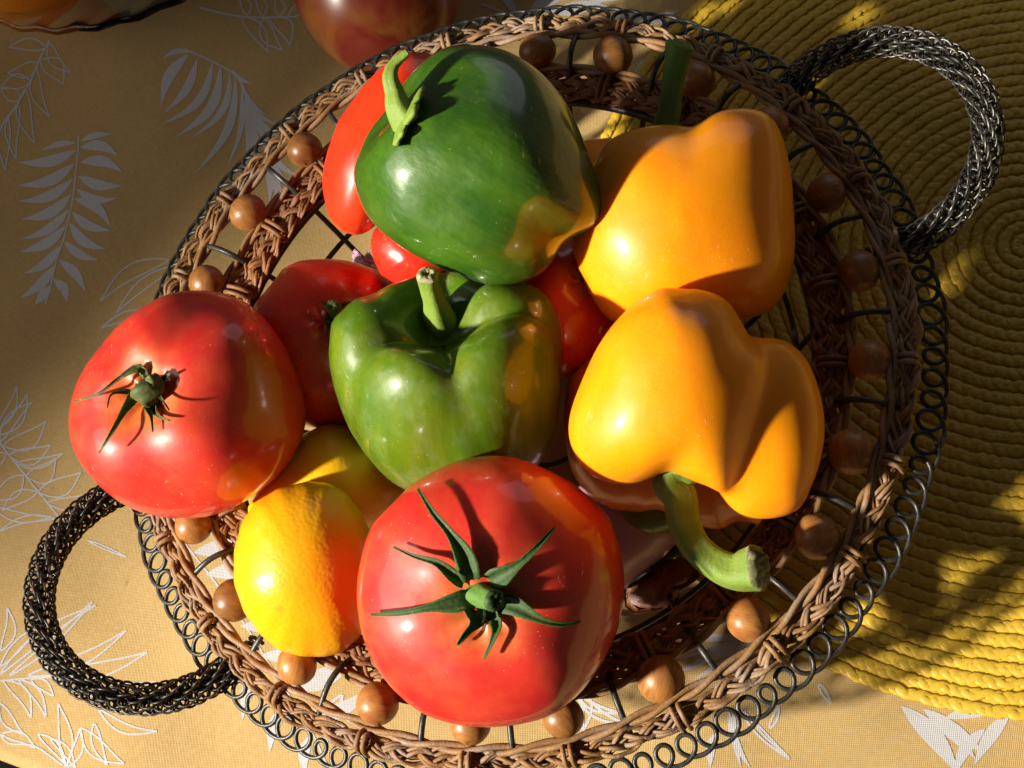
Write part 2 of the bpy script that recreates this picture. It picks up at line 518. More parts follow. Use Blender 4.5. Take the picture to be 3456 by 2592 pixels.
frond(1, [(500, 870), (490, 1000), (475, 1150), (460, 1300), (430, 1450), (400, 1570), (365, 1659), (320, 1840), (285, 1960)],
      [((480, 915), (258, 966), 45, .06), ((480, 965), (105, 1040), 85, -.10), ((472, 1050), (100, 1190), 85, -.12), ((462, 1150), (106, 1292), 80, -.12),
       ((455, 1250), (120, 1410), 85, -.12), ((440, 1350), (130, 1540), 75, -.10), ((420, 1460), (115, 1625), 85, -.1), ((385, 1590), (150, 1770), 75, -.1), ((340, 1720), (130, 1930), 75, -.08),
       ((510, 905), (712, 860), 45, -.08), ((508, 945), (760, 1005), 80, -.16), ((508, 1040), (790, 1112), 85, -.14), ((495, 1130), (790, 1200), 85, .10), ((485, 1215), (757, 1280), 75, .16),
       ((472, 1280), (720, 1475), 80, -.14), ((462, 1370), (716, 1492), 75, .12), ((445, 1440), (680, 1612), 80, .14), ((410, 1560), (630, 1680), 70, .1), ((375, 1680), (540, 1880), 75, -.1), ((340, 1800), (420, 1950), 75, -.15), ((320, 1850), (220, 1970), 70, 0)], True)
frond(1, [(315, 250), (260, 350), (190, 520), (110, 670), (20, 790)],
      [((290, 300), (45, 295), 75, .1), ((240, 400), (40, 465), 90, -.1), ((190, 520), (0, 560), 95, .1), ((130, 640), (0, 570), 80, 0), ((310, 270), (455, 465), 70, .15), ((260, 380), (405, 540), 120, -.15),
       ((230, 440), (310, 745), 70, .12), ((160, 570), (215, 920), 90, .1), ((120, 680), (90, 1020), 80, .1), ((50, 760), (20, 1090), 70, .05)], False)
frond(1, [(1290, 45), (1560, 100), (1880, 92)],
      [((1560, 100), (1725, 325), 90, -.1), ((1700, 100), (1820, 310), 90, .15), ((1740, 100), (1870, 280), 100, -.2), ((1600, 90), (1545, -40), 60, .1), ((1700, 90), (1650, -40), 60, .1), ((1800, 90), (1780, -40), 60, .1), ((1860, 92), (1960, -20), 60, .1)], False)
frond(1, [(1190, 310), (1370, 390), (1520, 480), (1600, 650), (1680, 850), (1770, 1080), (1850, 1330)],
      [((1230, 325), (1050, 372), 55, .12), ((1215, 340), (1045, 690), 125, .12), ((1270, 370), (1060, 735), 95, -.10), ((1370, 390), (1050, 805), 95, -.16), ((1420, 410), (1130, 890), 115, -.16), ((1480, 450), (1240, 890), 85, -.16),
       ((1515, 490), (1270, 1130), 100, -.12), ((1555, 560), (1470, 1085), 60, -.08), ((1580, 600), (1590, 1090), 110, -.06), ((1640, 760), (1560, 1200), 70, -.1), ((1720, 950), (1740, 1310), 110, -.05), ((1780, 1080), (1800, 1350), 80, 0),
       ((1490, 440), (1632, 532), 45, .1), ((1545, 500), (1735, 745), 55, .12), ((1580, 580), (1790, 800), 60, .14), ((1610, 660), (1850, 900), 70, .12), ((1650, 780), (1890, 1010), 70, .12), ((1690, 880), (1940, 1140), 90, .12), ((1750, 1020), (1930, 1240), 70, .1)], True, ws=.55)
frond(4, [(-60, 1060), (0, 1210), (170, 1430), (330, 1630), (420, 1760)],
      [((-30, 1120), (100, 840), 60, .1), ((-20, 1160), (170, 890), 80, .12), ((0, 1200), (200, 945), 70, -.1), ((20, 1230), (290, 1065), 110, .15), ((60, 1290), (322, 1222), 110, .15), ((100, 1340), (405, 1278), 60, .1),
       ((170, 1430), (360, 1310), 120, .2), ((250, 1530), (520, 1400), 110, .1), ((300, 1600), (650, 1520), 80, .1), ((40, 1280), (-120, 1420), 90, .1), ((150, 1420), (-60, 1580), 120, -.1), ((240, 1530), (20, 1650), 80, .1)], False)
frond(4, None, [((1090, 20), (640, 285), 85, .10), ((1120, 60), (740, 360), 60, .06), ((1000, 380), (640, 455), 60, .1), ((960, 460), (700, 515), 40, .1)], False)
frond(7, [(0, 1095), (140, 1080), (340, 1068)],
      [((0, 1050), (610, 600), 60, -.05), ((60, 1060), (590, 575), 40, .04), ((180, 1060), (812, 766), 75, .08), ((330, 1068), (945, 905), 95, .06), ((340, 1060), (1000, 1098), 100, .10), ((0, 900), (40, 620), 70, .15),
       ((20, 1090), (200, 1335), 80, -.15), ((120, 1085), (300, 1330), 60, -.12), ((200, 1085), (350, 1195), 60, -.1), ((0, 1240), (150, 1440), 70, .1), ((0, 1000), (300, 720), 60, -.05)], False, lw=6.5)
frond(7, [(0, 1440), (60, 1500), (230, 1520), (400, 1640)],
      [((420, 1650), (380, 1240), 80, .06), ((430, 1650), (520, 1400), 60, .1), ((520, 1400), (800, 1630), 110, .1), ((610, 1370), (690, 1640), 60, .08), ((640, 1280), (1010, 1418), 60, .14), ((250, 1440), (420, 1640), 60, -.1), ((330, 1470), (480, 1660), 50, -.1), ((10, 1440), (230, 1530), 60, -.12)], False, lw=6.5)
frond(7, None, [((350, 40), (0, 130), 40, .1), ((560, 180), (805, 285), 14, .0), ((-40, -30), (330, 30), 60, .1)], False)
# big solid frond under the citrus and the front of the basket
frond(7, [(1150, 150), (1500, 600), (1750, 1000), (2000, 1400), (2150, 1700)],
      [((1250, 260), (1560, 100), 120, .12), ((1330, 400), (1700, 230), 130, .12), ((1430, 560), (1900, 380), 140, .12), ((1560, 740), (2080, 560), 150, .12), ((1680, 930), (2230, 760), 150, .12), ((1800, 1120), (2330, 900), 160, .12), ((1950, 1320), (2420, 1120), 120, .12),
       ((1700, 1000), (1560, 1350), 100, .1), ((1850, 1250), (1740, 1560), 90, .1), ((2000, 1450), (1980, 1700), 90, .1)], True)
frond(8, None, [((0, 1180), (-100, 1500), 70, .1), ((1500, 1090), (1860, 1380), 60, .15), ((1560, 1130), (1560, 1420), 60, -.1), ((1520, 1180), (1800, 1300), 40, .1)], False, lw=10)
frond(9, [(560, 760), (420, 880), (250, 1080), (120, 1250)],
      [((470, 830), (-60, 860), 55, .06), ((460, 850), (-30, 960), 55, .05), ((430, 880), (-60, 1060), 60, .05), ((400, 900), (80, 1080), 50, .0), ((440, 900), (330, 1000), 40, .0), ((300, 1290), (440, 1659), 60, .08), ((330, 1280), (380, 1659), 50, .05), ((200, 1440), (180, 1659), 70, .05)], True)
frond(9, [(400, 1290), (520, 1440), (690, 1600)], [((380, 1290), (690, 1595), 40, .03), ((560, 1400), (620, 1250), 30, .05), ((880, 1110), (960, 1240), 30, .0)], False, lw=8)
frond(9, None, [((1415, 1250), (1800, 1720), 150, -.06), ((1560, 1270), (1900, 1600), 120, -.05), ((1700, 1330), (2130, 1310), 100, -.08), ((2120, 1300), (1890, 1640), 110, .05), ((1700, 1330), (1960, 1560), 90, .04), ((1960, 1400), (1760, 1720), 100, .1)], True)
frond(2, [(900, 20), (1130, 90), (1400, 60)],
      [((1130, 90), (1010, -40), 60, .1), ((1120, 100), (1260, 40), 70, .2), ((1190, 110), (1500, -30), 90, -.12), ((1350, 80), (1800, 60), 60, -.1), ((1300, 60), (1750, -40), 80, .1), ((1600, 10), (2120, -30), 130, -.12), ((1700, 110), (2150, 170), 90, -.1), ((1850, 80), (2200, 60), 60, .1), ((1900, 470), (1990, 340), 70, .1), ((1960, 480), (2020, 350), 40, .1)], True)

# ------------------------------------------------------------------ placemat
MC = np.array([1.464 * U, .409 * U]); MR = 1.393 * U


def plait(n_per, rad_fn, z0, amp, hgt, r_cane, samples, sides, strands=3, ph0=0., canes=1, jit=0., flat=.75):
    """a three-strand plait laid round a circle; returns list of (V,F), one per cane"""
    out = []
    n = n_per * samples
    t = np.linspace(0, 2 * np.pi, n, endpoint=False)
    for k in range(strands):
        for c in range(canes):
            ph = n_per * t + 2 * np.pi * k / strands + ph0
            off = (c - (canes - 1) / 2) * r_cane * 1.75
            x = amp * np.sin(ph) + off * (.35 + .65 * np.abs(np.cos(ph)))
            z = z0 + hgt * np.sin(2 * ph)
            rr = np.full(n, r_cane)
            if jit:
                for m in range(4):
                    f = int(rng.integers(9, 60)); x = x + jit * .5 * np.sin(f * t + rng.uniform(0, 6.3)); z = z + jit * .45 * np.sin(f * 1.0 * t + rng.uniform(0, 6.3))
                rr = r_cane * (1 + .18 * np.sin(int(rng.integers(11, 40)) * t + rng.uniform(0, 6)) + .10 * rng.standard_normal(n))
            R = rad_fn(t) + x
            P = np.stack([R * np.cos(t), R * np.sin(t), z], 1)
            out.append(tube(P, rr, sides, True, (0, 0, 1), flat))
    return out


def grid_faces_(na, nb):
    i = np.arange(na - 1)[:, None]; j = np.arange(nb)[None]
    return np.stack([i * nb + j, (i + 1) * nb + j, (i + 1) * nb + (j + 1) % nb, i * nb + (j + 1) % nb], -1).reshape(-1, 4)


pm = empty('placemat', (MC[0], MC[1], 0))
tag(pm, 'round yellow placemat of braided straw rows under the right side of the basket', 'placemat')
na_ = 96; aa_ = np.linspace(0, 2 * np.pi, na_, endpoint=False)
Vd = np.concatenate([np.stack([MC[0] + r * np.cos(aa_), MC[1] + r * np.sin(aa_), z + 0 * aa_], 1) for r, z in ((.001, .0028), (MR - .003, .0028), (MR - .003, .0012), (.001, .0012))])
link('backing', mesh('backing', Vd, grid_faces_(4, na_)), M['straw'], pm)
pitch = .0056; nrow = int(MR / pitch)
for i in range(nrow):
    r = MR - pitch * (i + .5)
    per = max(3, int(2 * math.pi * r / .0125))
    prt = plait(per, lambda t, r=r: r + 0 * t, .0030, .00096, .00014, .00190, 10, 6, ph0=rng.uniform(0, 6), jit=.00013, flat=.31)
    Vv, Ff = join(prt); Vv = Vv + np.array([MC[0], MC[1], 0])
    link('braid_row', mesh('braid_row', Vv, Ff), M['straw'], pm)

# ------------------------------------------------------------------ basket
bk = empty('wire_basket')
tag(bk, 'round black wire basket with plaited rattan rims, wooden beads and two curled handles', 'basket')
PHI0 = math.radians(159.47)
ang_bead = [PHI0 - math.radians(15) * k for k in range(24)]


def ringP(r, z, n=180, a0=0):
    t = np.linspace(0, 2 * np.pi, n, endpoint=False) + a0
    return np.stack([r * np.cos(t), r * np.sin(t), z + 0 * t], 1)


def part(name, VF, mat, parent=bk, smooth=True):
    return link(name, mesh(name, VF[0], VF[1], smooth), mat, parent)


part('rim_wire', tube(ringP(1.097 * U, ZR - .0042, 160), .0014, 8, True), M['iron'])
part('inner_rim_wire', tube(ringP(.862 * U, ZR - .0065, 160), .0021, 8, True), M['iron'])
# scalloped edge: one wire coiled in flat loops that droop outwards
nl = 122; nt = nl * 22
tt = np.linspace(0, 2 * np.pi, nt, endpoint=False)
ca = .0054; wob = 1 + .10 * np.sin(23 * tt + 1) + .06 * np.sin(41 * tt)
dph = ca * np.sin(nl * tt) * wob / (1.155 * U)
lat = ca * np.cos(nl * tt) * wob
rr_ = 1.168 * U + lat * .86; zz = ZR - .044 * U - lat * .42 + .0007 * np.sin(nl * tt + 1.2)
an = tt + dph
part('scalloped_wire', tube(np.stack([rr_ * np.cos(an), rr_ * np.sin(an), zz], 1), .00095, 7, True), M['iron'])

# upper rim: a dusty plait and a twisted pair of canes on its inner side
for VF in plait(33, lambda t: 1.102 * U + .0007 * np.sin(5 * t), ZR - .0002, .0026, .0013, .00084, 16, 6, canes=3, jit=.0009):
    part('cane_strand', VF, M['cane'])
for k in range(2):
    ph = 26 * tt[::3] + math.pi * k
    R = 1.063 * U + .0013 * np.cos(ph) + .0006 * np.sin(7 * tt[::3]); z = ZR + .0012 + .0011 * np.sin(ph)
    part('edge_cane', tube(np.stack([R * np.cos(tt[::3]), R * np.sin(tt[::3]), z], 1), .0013, 7, True), M['cane'])
# inner rim: two darker plaits side by side with an edge cane
for r0, a0, ph in ((.925, .0031, 0), (.884, .0030, 1.4)):
    for VF in plait(28, lambda t, r0=r0: r0 * U + .0006 * np.sin(6 * t + ph), ZR - .0030, a0, .0015, .00092, 16, 6, canes=3, jit=.0008, ph0=ph):
        part('cane_strand', VF, M['cane_dark'])
for k in range(2):
    ph = 22 * tt[::3] + math.pi * k
    R = .956 * U + .0012 * np.cos(ph) + .0007 * np.sin(9 * tt[::3]); z = ZR - .001 + .0010 * np.sin(ph)
    part('edge_cane', tube(np.stack([R * np.cos(tt[::3]), R * np.sin(tt[::3]), z], 1), .0012, 7, True), M['cane'])

# beads between the two rims, each on its pin with cane ties at both ends
bead_meshes = []
for v in range(4):
    a = np.linspace(0, np.pi, 15); b = np.linspace(0, 2 * np.pi, 22, endpoint=False)
    R = .0081 * (1 + .02 * np.sin(2 * b[None] + v) + .012 * np.sin(3 * a[:, None] + v))
    Vb = np.stack([R * np.sin(a)[:, None] * np.cos(b), R * np.sin(a)[:, None] * np.sin(b), 1.0 * R * np.cos(a)[:, None] + 0 * b], -1).reshape(-1, 3)
    ii = np.arange(14)[:, None]; jj = np.arange(22)[None]
    Fb = np.stack([ii * 22 + jj, (ii + 1) * 22 + jj, (ii + 1) * 22 + (jj + 1) % 22, ii * 22 + (jj + 1) % 22], -1).reshape(-1, 4)
    me = mesh('bead', Vb, Fb); me.materials.append(M['bead']); bead_meshes.append(me)


def radial(a, r, z):
    return np.array([r * math.cos(a), r * math.sin(a), z])


for k, a in enumerate(ang_bead):
    aa = a + rng.normal(0, .010)
    o = bpy.data.objects.new('bead', bead_meshes[k % 4]); col.objects.link(o); o.parent = bk
    o.location = radial(aa, U * (1.003 + rng.normal(0, .004)), ZR + .0010)
    o.rotation_euler = (rng.uniform(0, 6), math.pi / 2 + rng.normal(0, .2), aa)
    s = 1.03 + rng.normal(0, .05); o.scale = (s, s, s)
    pin = tube([radial(aa, .90 * U, ZR - .002), radial(aa, 1.0 * U, ZR + .001), radial(aa, 1.10 * U, ZR - .002)], .0011, 6)
    part('bead_pin', pin, M['iron'])
    for r0, r1, zt in ((1.066, 1.132, ZR + .0032), (.862, .952, ZR + .0002)):
        for e in (-1, 1):
            d = e * .0014
            P = [radial(aa, r0 * U, ZR - .004), radial(aa, (r0 + .012) * U, zt - .0002), radial(aa, (r0 + r1) / 2 * U, zt + .0009), radial(aa, (r1 - .012) * U, zt - .0006), radial(aa, r1 * U, ZR - .0055)]
            tn = np.array([-math.sin(aa), math.cos(aa), 0]) * d
            part('cane_tie', tube(spline(np.array(P) + tn, 10), .00105, 6), M['cane'] if r0 > 1 else M['cane_dark'])
# ribs: from the rim, arched over the bead gap, down the bowl to the foot
for k in range(24):
    a = PHI0 - math.radians(15) * (k + .5) + rng.normal(0, .012)
    P = [radial(a, 1.10 * U, ZR - .003), radial(a, 1.055 * U, ZR + .0015), radial(a, 1.0 * U, ZR + .0040), radial(a, .95 * U, ZR + .0015), radial(a, .90 * U, ZR - .0060), radial(a, .855 * U, ZR - .0105),
         radial(a, .79 * U, .045), radial(a, .71 * U, .022), radial(a, .60 * U, .0115), radial(a, .42 * U, .0095)] + ([radial(a, .16 * U, .0095)] if k % 2 == 0 else [])
    part('rib_wire', tube(spline(P, 40), .00125, 7), M['iron'])
for r, z, w in ((.80, .047, .0012), (.60, .0090, .0024), (.42, .0075, .0012), (.16, .0075, .0012)):
    part('base_ring', tube(ringP(r * U, z, 120), w, 8, True), M['iron'])


def handle(phi, h, tau, rho_o, wire):
    rt = .0062
    er = np.array([math.cos(phi), math.sin(phi), 0]); et = np.array([-math.sin(phi), math.cos(phi), 0]); ez = np.array([0, 0, 1.0])
    e2 = er * math.cos(tau) + ez * math.sin(tau); nn = np.cross(et, e2)
    C = (1.12 * er + np.array([0, 0, -.03])) * U + np.array([0, 0, ZR]) + h * U * e2
    rho = rho_o * U - rt
    g = math.asin(min(.95, (h * U + .004) / rho)) + .10
    th = np.linspace(-g, math.pi + g, 2300)

    def base(t): return C + rho * (np.cos(t)[:, None] * et + np.sin(t)[:, None] * e2)
    core = base(np.linspace(-g - .06, math.pi + g + .06, 80))
    hd = part('handle', tube(core, .0016, 8), M['iron'])
    out = np.cos(th)[:, None] * et + np.sin(th)[:, None] * e2
    arc = rho * (th - th[0])
    for k in range(8):
        psi = 2 * np.pi * k / 8 + arc / .075 * 2 * np.pi
        ctr = base(th) + .0036 * (np.cos(psi)[:, None] * out + np.sin(psi)[:, None] * nn)
        rd = np.cos(psi)[:, None] * out + np.sin(psi)[:, None] * nn
        tg = np.cross(nn, out)
        q = arc / .0037 * 2 * np.pi + .8 * np.sin(arc * 190 + k) + k * 1.7
        P = ctr + .0027 * (np.cos(q)[:, None] * rd * 1.0 + np.sin(q)[:, None] * tg * .95) + .0006 * np.sin(q + 1)[:, None] * np.cross(rd, tg)
        link('curled_wire', mesh('curled_wire', *tube(P, .00052, 5)), M[wire], hd)
    # the ends are wound on to the rim wire
    for tt_ in (-g - .05, math.pi + g + .05):
        p = base(np.array([tt_]))[0]
        q = np.linspace(0, 6 * np.pi, 60); dirv = -p * np.array([1, 1, 0]); dirv /= np.linalg.norm(dirv)
        sd = np.cross(dirv, ez)
        P = p[None] + dirv * (q[:, None] / 19 * .009) + .0026 * (np.cos(q)[:, None] * sd + np.sin(q)[:, None] * ez)
        link('end_winding', mesh('end_winding', *tube(P, .0009, 6)), M['iron'], hd)


handle(math.radians(209.2), .062, .33, .374, 'iron')
handle(math.radians(27.2), .068, .20, .353, 'sunlit')


# ------------------------------------------------------------------ fruit and vegetables
def ray_poly(c, ang, poly):
    """distance from c along each angle to the (star-shaped) outline"""
    P = np.asarray(poly, float) - c; Q = np.roll(P, -1, 0); out = np.zeros(len(ang))
    for i, a in enumerate(ang):
        d = np.array([math.cos(a), math.sin(a)]); best = 0
        e = Q - P; den = d[0] * e[:, 1] - d[1] * e[:, 0]
        with np.errstate(divide='ignore', invalid='ignore'):
            t = (P[:, 0] * e[:, 1] - P[:, 1] * e[:, 0]) / den
            s = (P[:, 0] * d[1] - P[:, 1] * d[0]) / den
        ok = (np.abs(den) > 1e-9) & (s >= -1e-6) & (s <= 1 + 1e-6) & (t > 0)
        out[i] = t[ok].max() if ok.any() else 0
    return out


def fit_outline(V, poly, it=4):
    """shape the body so that its contour has the traced outline; depth is kept"""
    poly = np.asarray(poly, float)
    x, y = poly.T; x2, y2 = np.roll(x, -1), np.roll(y, -1); cr = x * y2 - x2 * y
    c = np.array([((x + x2) * cr).sum(), ((y + y2) * cr).sum()]) / (3 * cr.sum())
    nb = 90; angs = (np.arange(nb) + .5) / nb * 2 * np.pi - np.pi
    tr = ray_poly(c, angs, poly)
    ker = np.array([1, 2, 1.]) / 4
    tr = np.convolve(np.r_[tr[-1], tr, tr[0]], ker, 'valid')
    for _ in range(it):
        p = to_px(V); dep = depth(V); d = p - c; a = np.arctan2(d[:, 1], d[:, 0]); r = np.hypot(*d.T)
        b = np.clip(((a + np.pi) / (2 * np.pi) * nb).astype(int), 0, nb - 1)
        mx = np.zeros(nb); np.maximum.at(mx, b, r)
        mx = np.where(mx < 1, np.median(mx), mx)
        mx = np.convolve(np.r_[mx[-1], mx, mx[0]], ker, 'valid')
        k = np.interp(a, angs, tr / mx, period=2 * np.pi)
        w = np.clip(r / (np.interp(a, angs, mx, period=2 * np.pi)), 0, 1) ** .5
        k = 1 + (k - 1) * w
        q = c + d * k[:, None]
        cc = np.stack([(q[:, 0] - 1728) / FPX * dep, -(q[:, 1] - 1296) / FPX * dep, -dep], 1)
        V = CAM + cc @ RC.T
    return V


def grid_faces(na, nb):
    i = np.arange(na - 1)[:, None]; j = np.arange(nb)[None]
    return np.stack([i * nb + j, (i + 1) * nb + j, (i + 1) * nb + (j + 1) % nb, i * nb + (j + 1) % nb], -1).reshape(-1, 4)


NA, NB = 84, 120


def body_tomato(ribs=6, rib=.03, flat=.8, dim=.16, seed=0, hump=0.):
    r0 = np.random.default_rng(seed)
    a = np.linspace(0.002, np.pi - .002, NA)[:, None]; b = np.linspace(0, 2 * np.pi, NB, endpoint=False)[None]
    ph = r0.uniform(0, 6.3)
    g = np.cos(ribs * b + ph + .5 * np.sin(b + ph))
    R = 1 + rib * g * np.sin(a) ** .7 * np.exp(-((a - .8) / 1.1) ** 2) + .02 * np.sin(2 * b + ph) * np.sin(a) + .012 * np.sin(3 * b + 2 * ph) * np.sin(a)
    rho = R * np.sin(a) ** .92; z = flat * np.cos(a) * R
    z = z - dim * np.exp(-(rho / .27) ** 2) * (np.cos(a) > 0) * (1 + .25 * g) - .06 * np.exp(-(rho / .2) ** 2) * (np.cos(a) < 0) * -1
    return np.stack([rho * np.cos(b), rho * np.sin(b), z + 0 * b], -1).reshape(-1, 3)


def body_pepper(grooves, H=1.05, dim=.42, dimb=.2, taper=.16, box=2.5, seed=0, var=.05, sharp=1.25, bulge=()):
    """grooves: (angle from the side that faces the camera, depth, share that is left at mid length, width)"""
    r0 = np.random.default_rng(seed)
    a = np.linspace(0.002, np.pi - .002, NA)[:, None]; b = np.linspace(0, 2 * np.pi, NB, endpoint=False)[None]
    lv = 1 + var * np.sin(b + r0.uniform(0, 6)) + var * .6 * np.sin(2 * b + r0.uniform(0, 6))
    sa, ca_ = np.sin(a), np.cos(a)
    rho0 = np.abs(sa) ** (2 / box); z0 = np.sign(ca_) * np.abs(ca_) ** (2 / box)
    ends = np.abs(ca_) ** 1.3
    bite = np.zeros((NA, NB)); gr = np.zeros((NA, NB))
    for g in grooves:
        an, dp, md = g[:3]; w = g[3] if len(g) > 3 else .42
        d = (b - math.radians(an) + np.pi) % (2 * np.pi) - np.pi
        c = np.exp(-(np.sqrt(d * d + .0036) / w) ** sharp)
        lf = g[4] if len(g) > 4 else 1.0
        tp = lf + (1 - lf) * np.clip((z0 + .45) / .9, 0, 1)
        gr += dp * c * (md + (1 - md) * ends) * (.25 + .75 * rho0) * tp; bite += c * dp / .18 * (.4 + .6 * min(1, md + .5)) * tp
    for an, am, w in bulge:
        d = (b - math.radians(an) + np.pi) % (2 * np.pi) - np.pi
        lv = lv + am * np.exp(-(d / w) ** 2)
    rho = rho0 * (1 - gr) * lv * (1 - taper * (1 - z0) / 2)
    top = (z0 > 0)
    z = H * z0 + 0 * b
    z = z - np.where(top, dim * np.exp(-(rho / .36) ** 2), -dimb * np.exp(-(rho / .30) ** 2))
    z = z - np.where(top, 1, -.8) * .17 * bite * np.exp(-((rho - .5) / .3) ** 2) * ends
    return np.stack([rho * np.cos(b), rho * np.sin(b), z + 0 * b], -1).reshape(-1, 3)


def body_lobes(lobes, hollow=.3, p=16, dim_end=.0):
    """a pepper grown from swollen lobes: (x, y, depth offset, half width, half height, half depth, turn), lengths in photograph pixels"""
    def make(L2C):
        a = np.linspace(0.002, np.pi - .002, NA)[:, None]; b = np.linspace(0, 2 * np.pi, NB, endpoint=False)[None]
        D = np.stack([np.sin(a) * np.cos(b), np.sin(a) * np.sin(b), np.cos(a) + 0 * b], -1).reshape(-1, 3)
        d = D @ L2C.T; tot = 0
        for x, y, dz, ax_, ay_, az_, tr in lobes:
            c, q = math.cos(math.radians(tr)), math.sin(math.radians(tr))
            R2 = np.array([[c, q, 0], [-q, c, 0], [0, 0, 1.]])
            e = (d @ R2.T) / np.array([ax_, ay_, az_]); m = (R2 @ np.array([x, -y, dz])) / np.array([ax_, ay_, az_])
            A = (e * e).sum(1); B = e @ m; C = m @ m - 1
            t = (B + np.sqrt(np.maximum(B * B - A * C, 0))) / A
            tot = tot + np.maximum(t, 1) ** p
        r = tot ** (1 / p) / 300
        r = r * (1 - hollow * np.exp(-((1 - D[:, 2]) / .10)) - dim_end * np.exp(-((1 + D[:, 2]) / .06)))
        return D * r[:, None]
    return make


def body_ellipsoid(ax=1.15, nip=0., seed=0, lump=.02):
    r0 = np.random.default_rng(seed)
    a = np.linspace(0.002, np.pi - .002, NA)[:, None]; b = np.linspace(0, 2 * np.pi, NB, endpoint=False)[None]
    R = 1 + lump * np.sin(2 * b + r0.uniform(0, 6)) * np.sin(a) + lump * np.sin(3 * a + r0.uniform(0, 6)) * np.sin(a)
    rho = R * np.sin(a); z = ax * np.cos(a) + nip * np.exp(-(rho / .2) ** 2) * np.sign(np.cos(a))
    return np.stack([rho * np.cos(b), rho * np.sin(b), z + 0 * b], -1).reshape(-1, 3)


FACES = grid_faces(NA, NB)


class Produce:
    pass


def produce(name, label, cat, V, axis_cam, outline, zc, mat, spin=0., group=None, part_name='body', scale=None, fit=True, dscale=1.0, lump=1.0, smooth=0):
    """V: unit body with its stem along +z; axis_cam: where the stem points in the camera's frame"""
    o = np.asarray(outline, float)
    x, y = o.T; x2, y2 = np.roll(x, -1), np.roll(y, -1); cr = x * y2 - x2 * y
    c = np.array([((x + x2) * cr).sum(), ((y + y2) * cr).sum()]) / (3 * cr.sum())
    area = abs(cr.sum()) / 2
    C = at_z(c[0], c[1], zc); D = depth(C)
    ax = RC @ (np.array(axis_cam, float) / np.linalg.norm(axis_cam))
    cv = (CAM - C) / np.linalg.norm(CAM - C); cv = cv - ax * (cv @ ax)
    cv = cv / np.linalg.norm(cv) if np.linalg.norm(cv) > 1e-3 else np.cross(ax, [0, 0, 1.])
    Rm = np.stack([cv, np.cross(ax, cv), ax], 1) @ np.array(Matrix.Rotation(spin, 3, 'Z'))
    if callable(V): V = V(RC.T @ Rm)
    V0 = V.copy(); r0 = np.random.default_rng(len(P) * 7 + 3)
    for f, am in ((2.2, .012), (4.2, .007), (8.0, .0028)):
        for _ in range(4):
            k = r0.standard_normal(3); k *= f / np.linalg.norm(k)
            V = V * (1 + lump * am * np.sin(V @ k + r0.uniform(0, 6.3)))[:, None]
    W = V @ Rm.T
    wc = W @ RC
    hull = np.sqrt(np.ptp(wc[:, 0]) * np.ptp(wc[:, 1]) * np.pi / 4)
    s = (math.sqrt(area) * D / FPX) / hull * (scale or 1)
    W = W * s
    if dscale != 1.0:
        wc = W @ RC; wc[:, 2] *= dscale; W = wc @ RC.T
    W = W + C
    if fit: W = fit_outline(W, o)
    for k in range(smooth):                      # relax creases left by the fitting
        G = W.reshape(NA, NB, 3); H = G.copy()
        H[1:-1] = .25 * (G[:-2] + G[2:] + np.roll(G, 1, 1)[1:-1] + np.roll(G, -1, 1)[1:-1])
        W = H.reshape(-1, 3)
        if k == smooth - 6: W = fit_outline(W, o, 2)
    base = W[np.argmin(W[:, 2])]
    e = empty(name, (float(C[0]), float(C[1]), float(base[2])))
    tag(e, label, cat, group)
    me = mesh(part_name, W, FACES)
    at_ = me.attributes.new('skin_co', 'FLOAT_VECTOR', 'POINT'); at_.data.foreach_set('vector', np.asarray(V0, dtype=np.float32).ravel())
    p = Produce(); p.e = e; p.V = W; p.C = C; p.D = D; p.s = s; p.ax = ax
    p.body = link(part_name, me, mat, e)
    p.bvh = BVHTree.FromPolygons([tuple(v) for v in W], [tuple(f) for f in FACES])
    return p


def surf(p, px, py, lift=0.):
    """the point of a body seen at a photograph pixel"""
    d = Vector(ray(px, py)).normalized()
    h = p.bvh.ray_cast(Vector(CAM), d)
    if h[0] is None:
        n = p.bvh.find_nearest(Vector(at_d(px, py, p.D)))
        return np.array(n[0]) + np.array(n[1]) * lift, np.array(n[1])
    n = np.array(h[1]); n = n if n @ np.array(d) < 0 else -n
    return np.array(h[0]) + n * lift, n


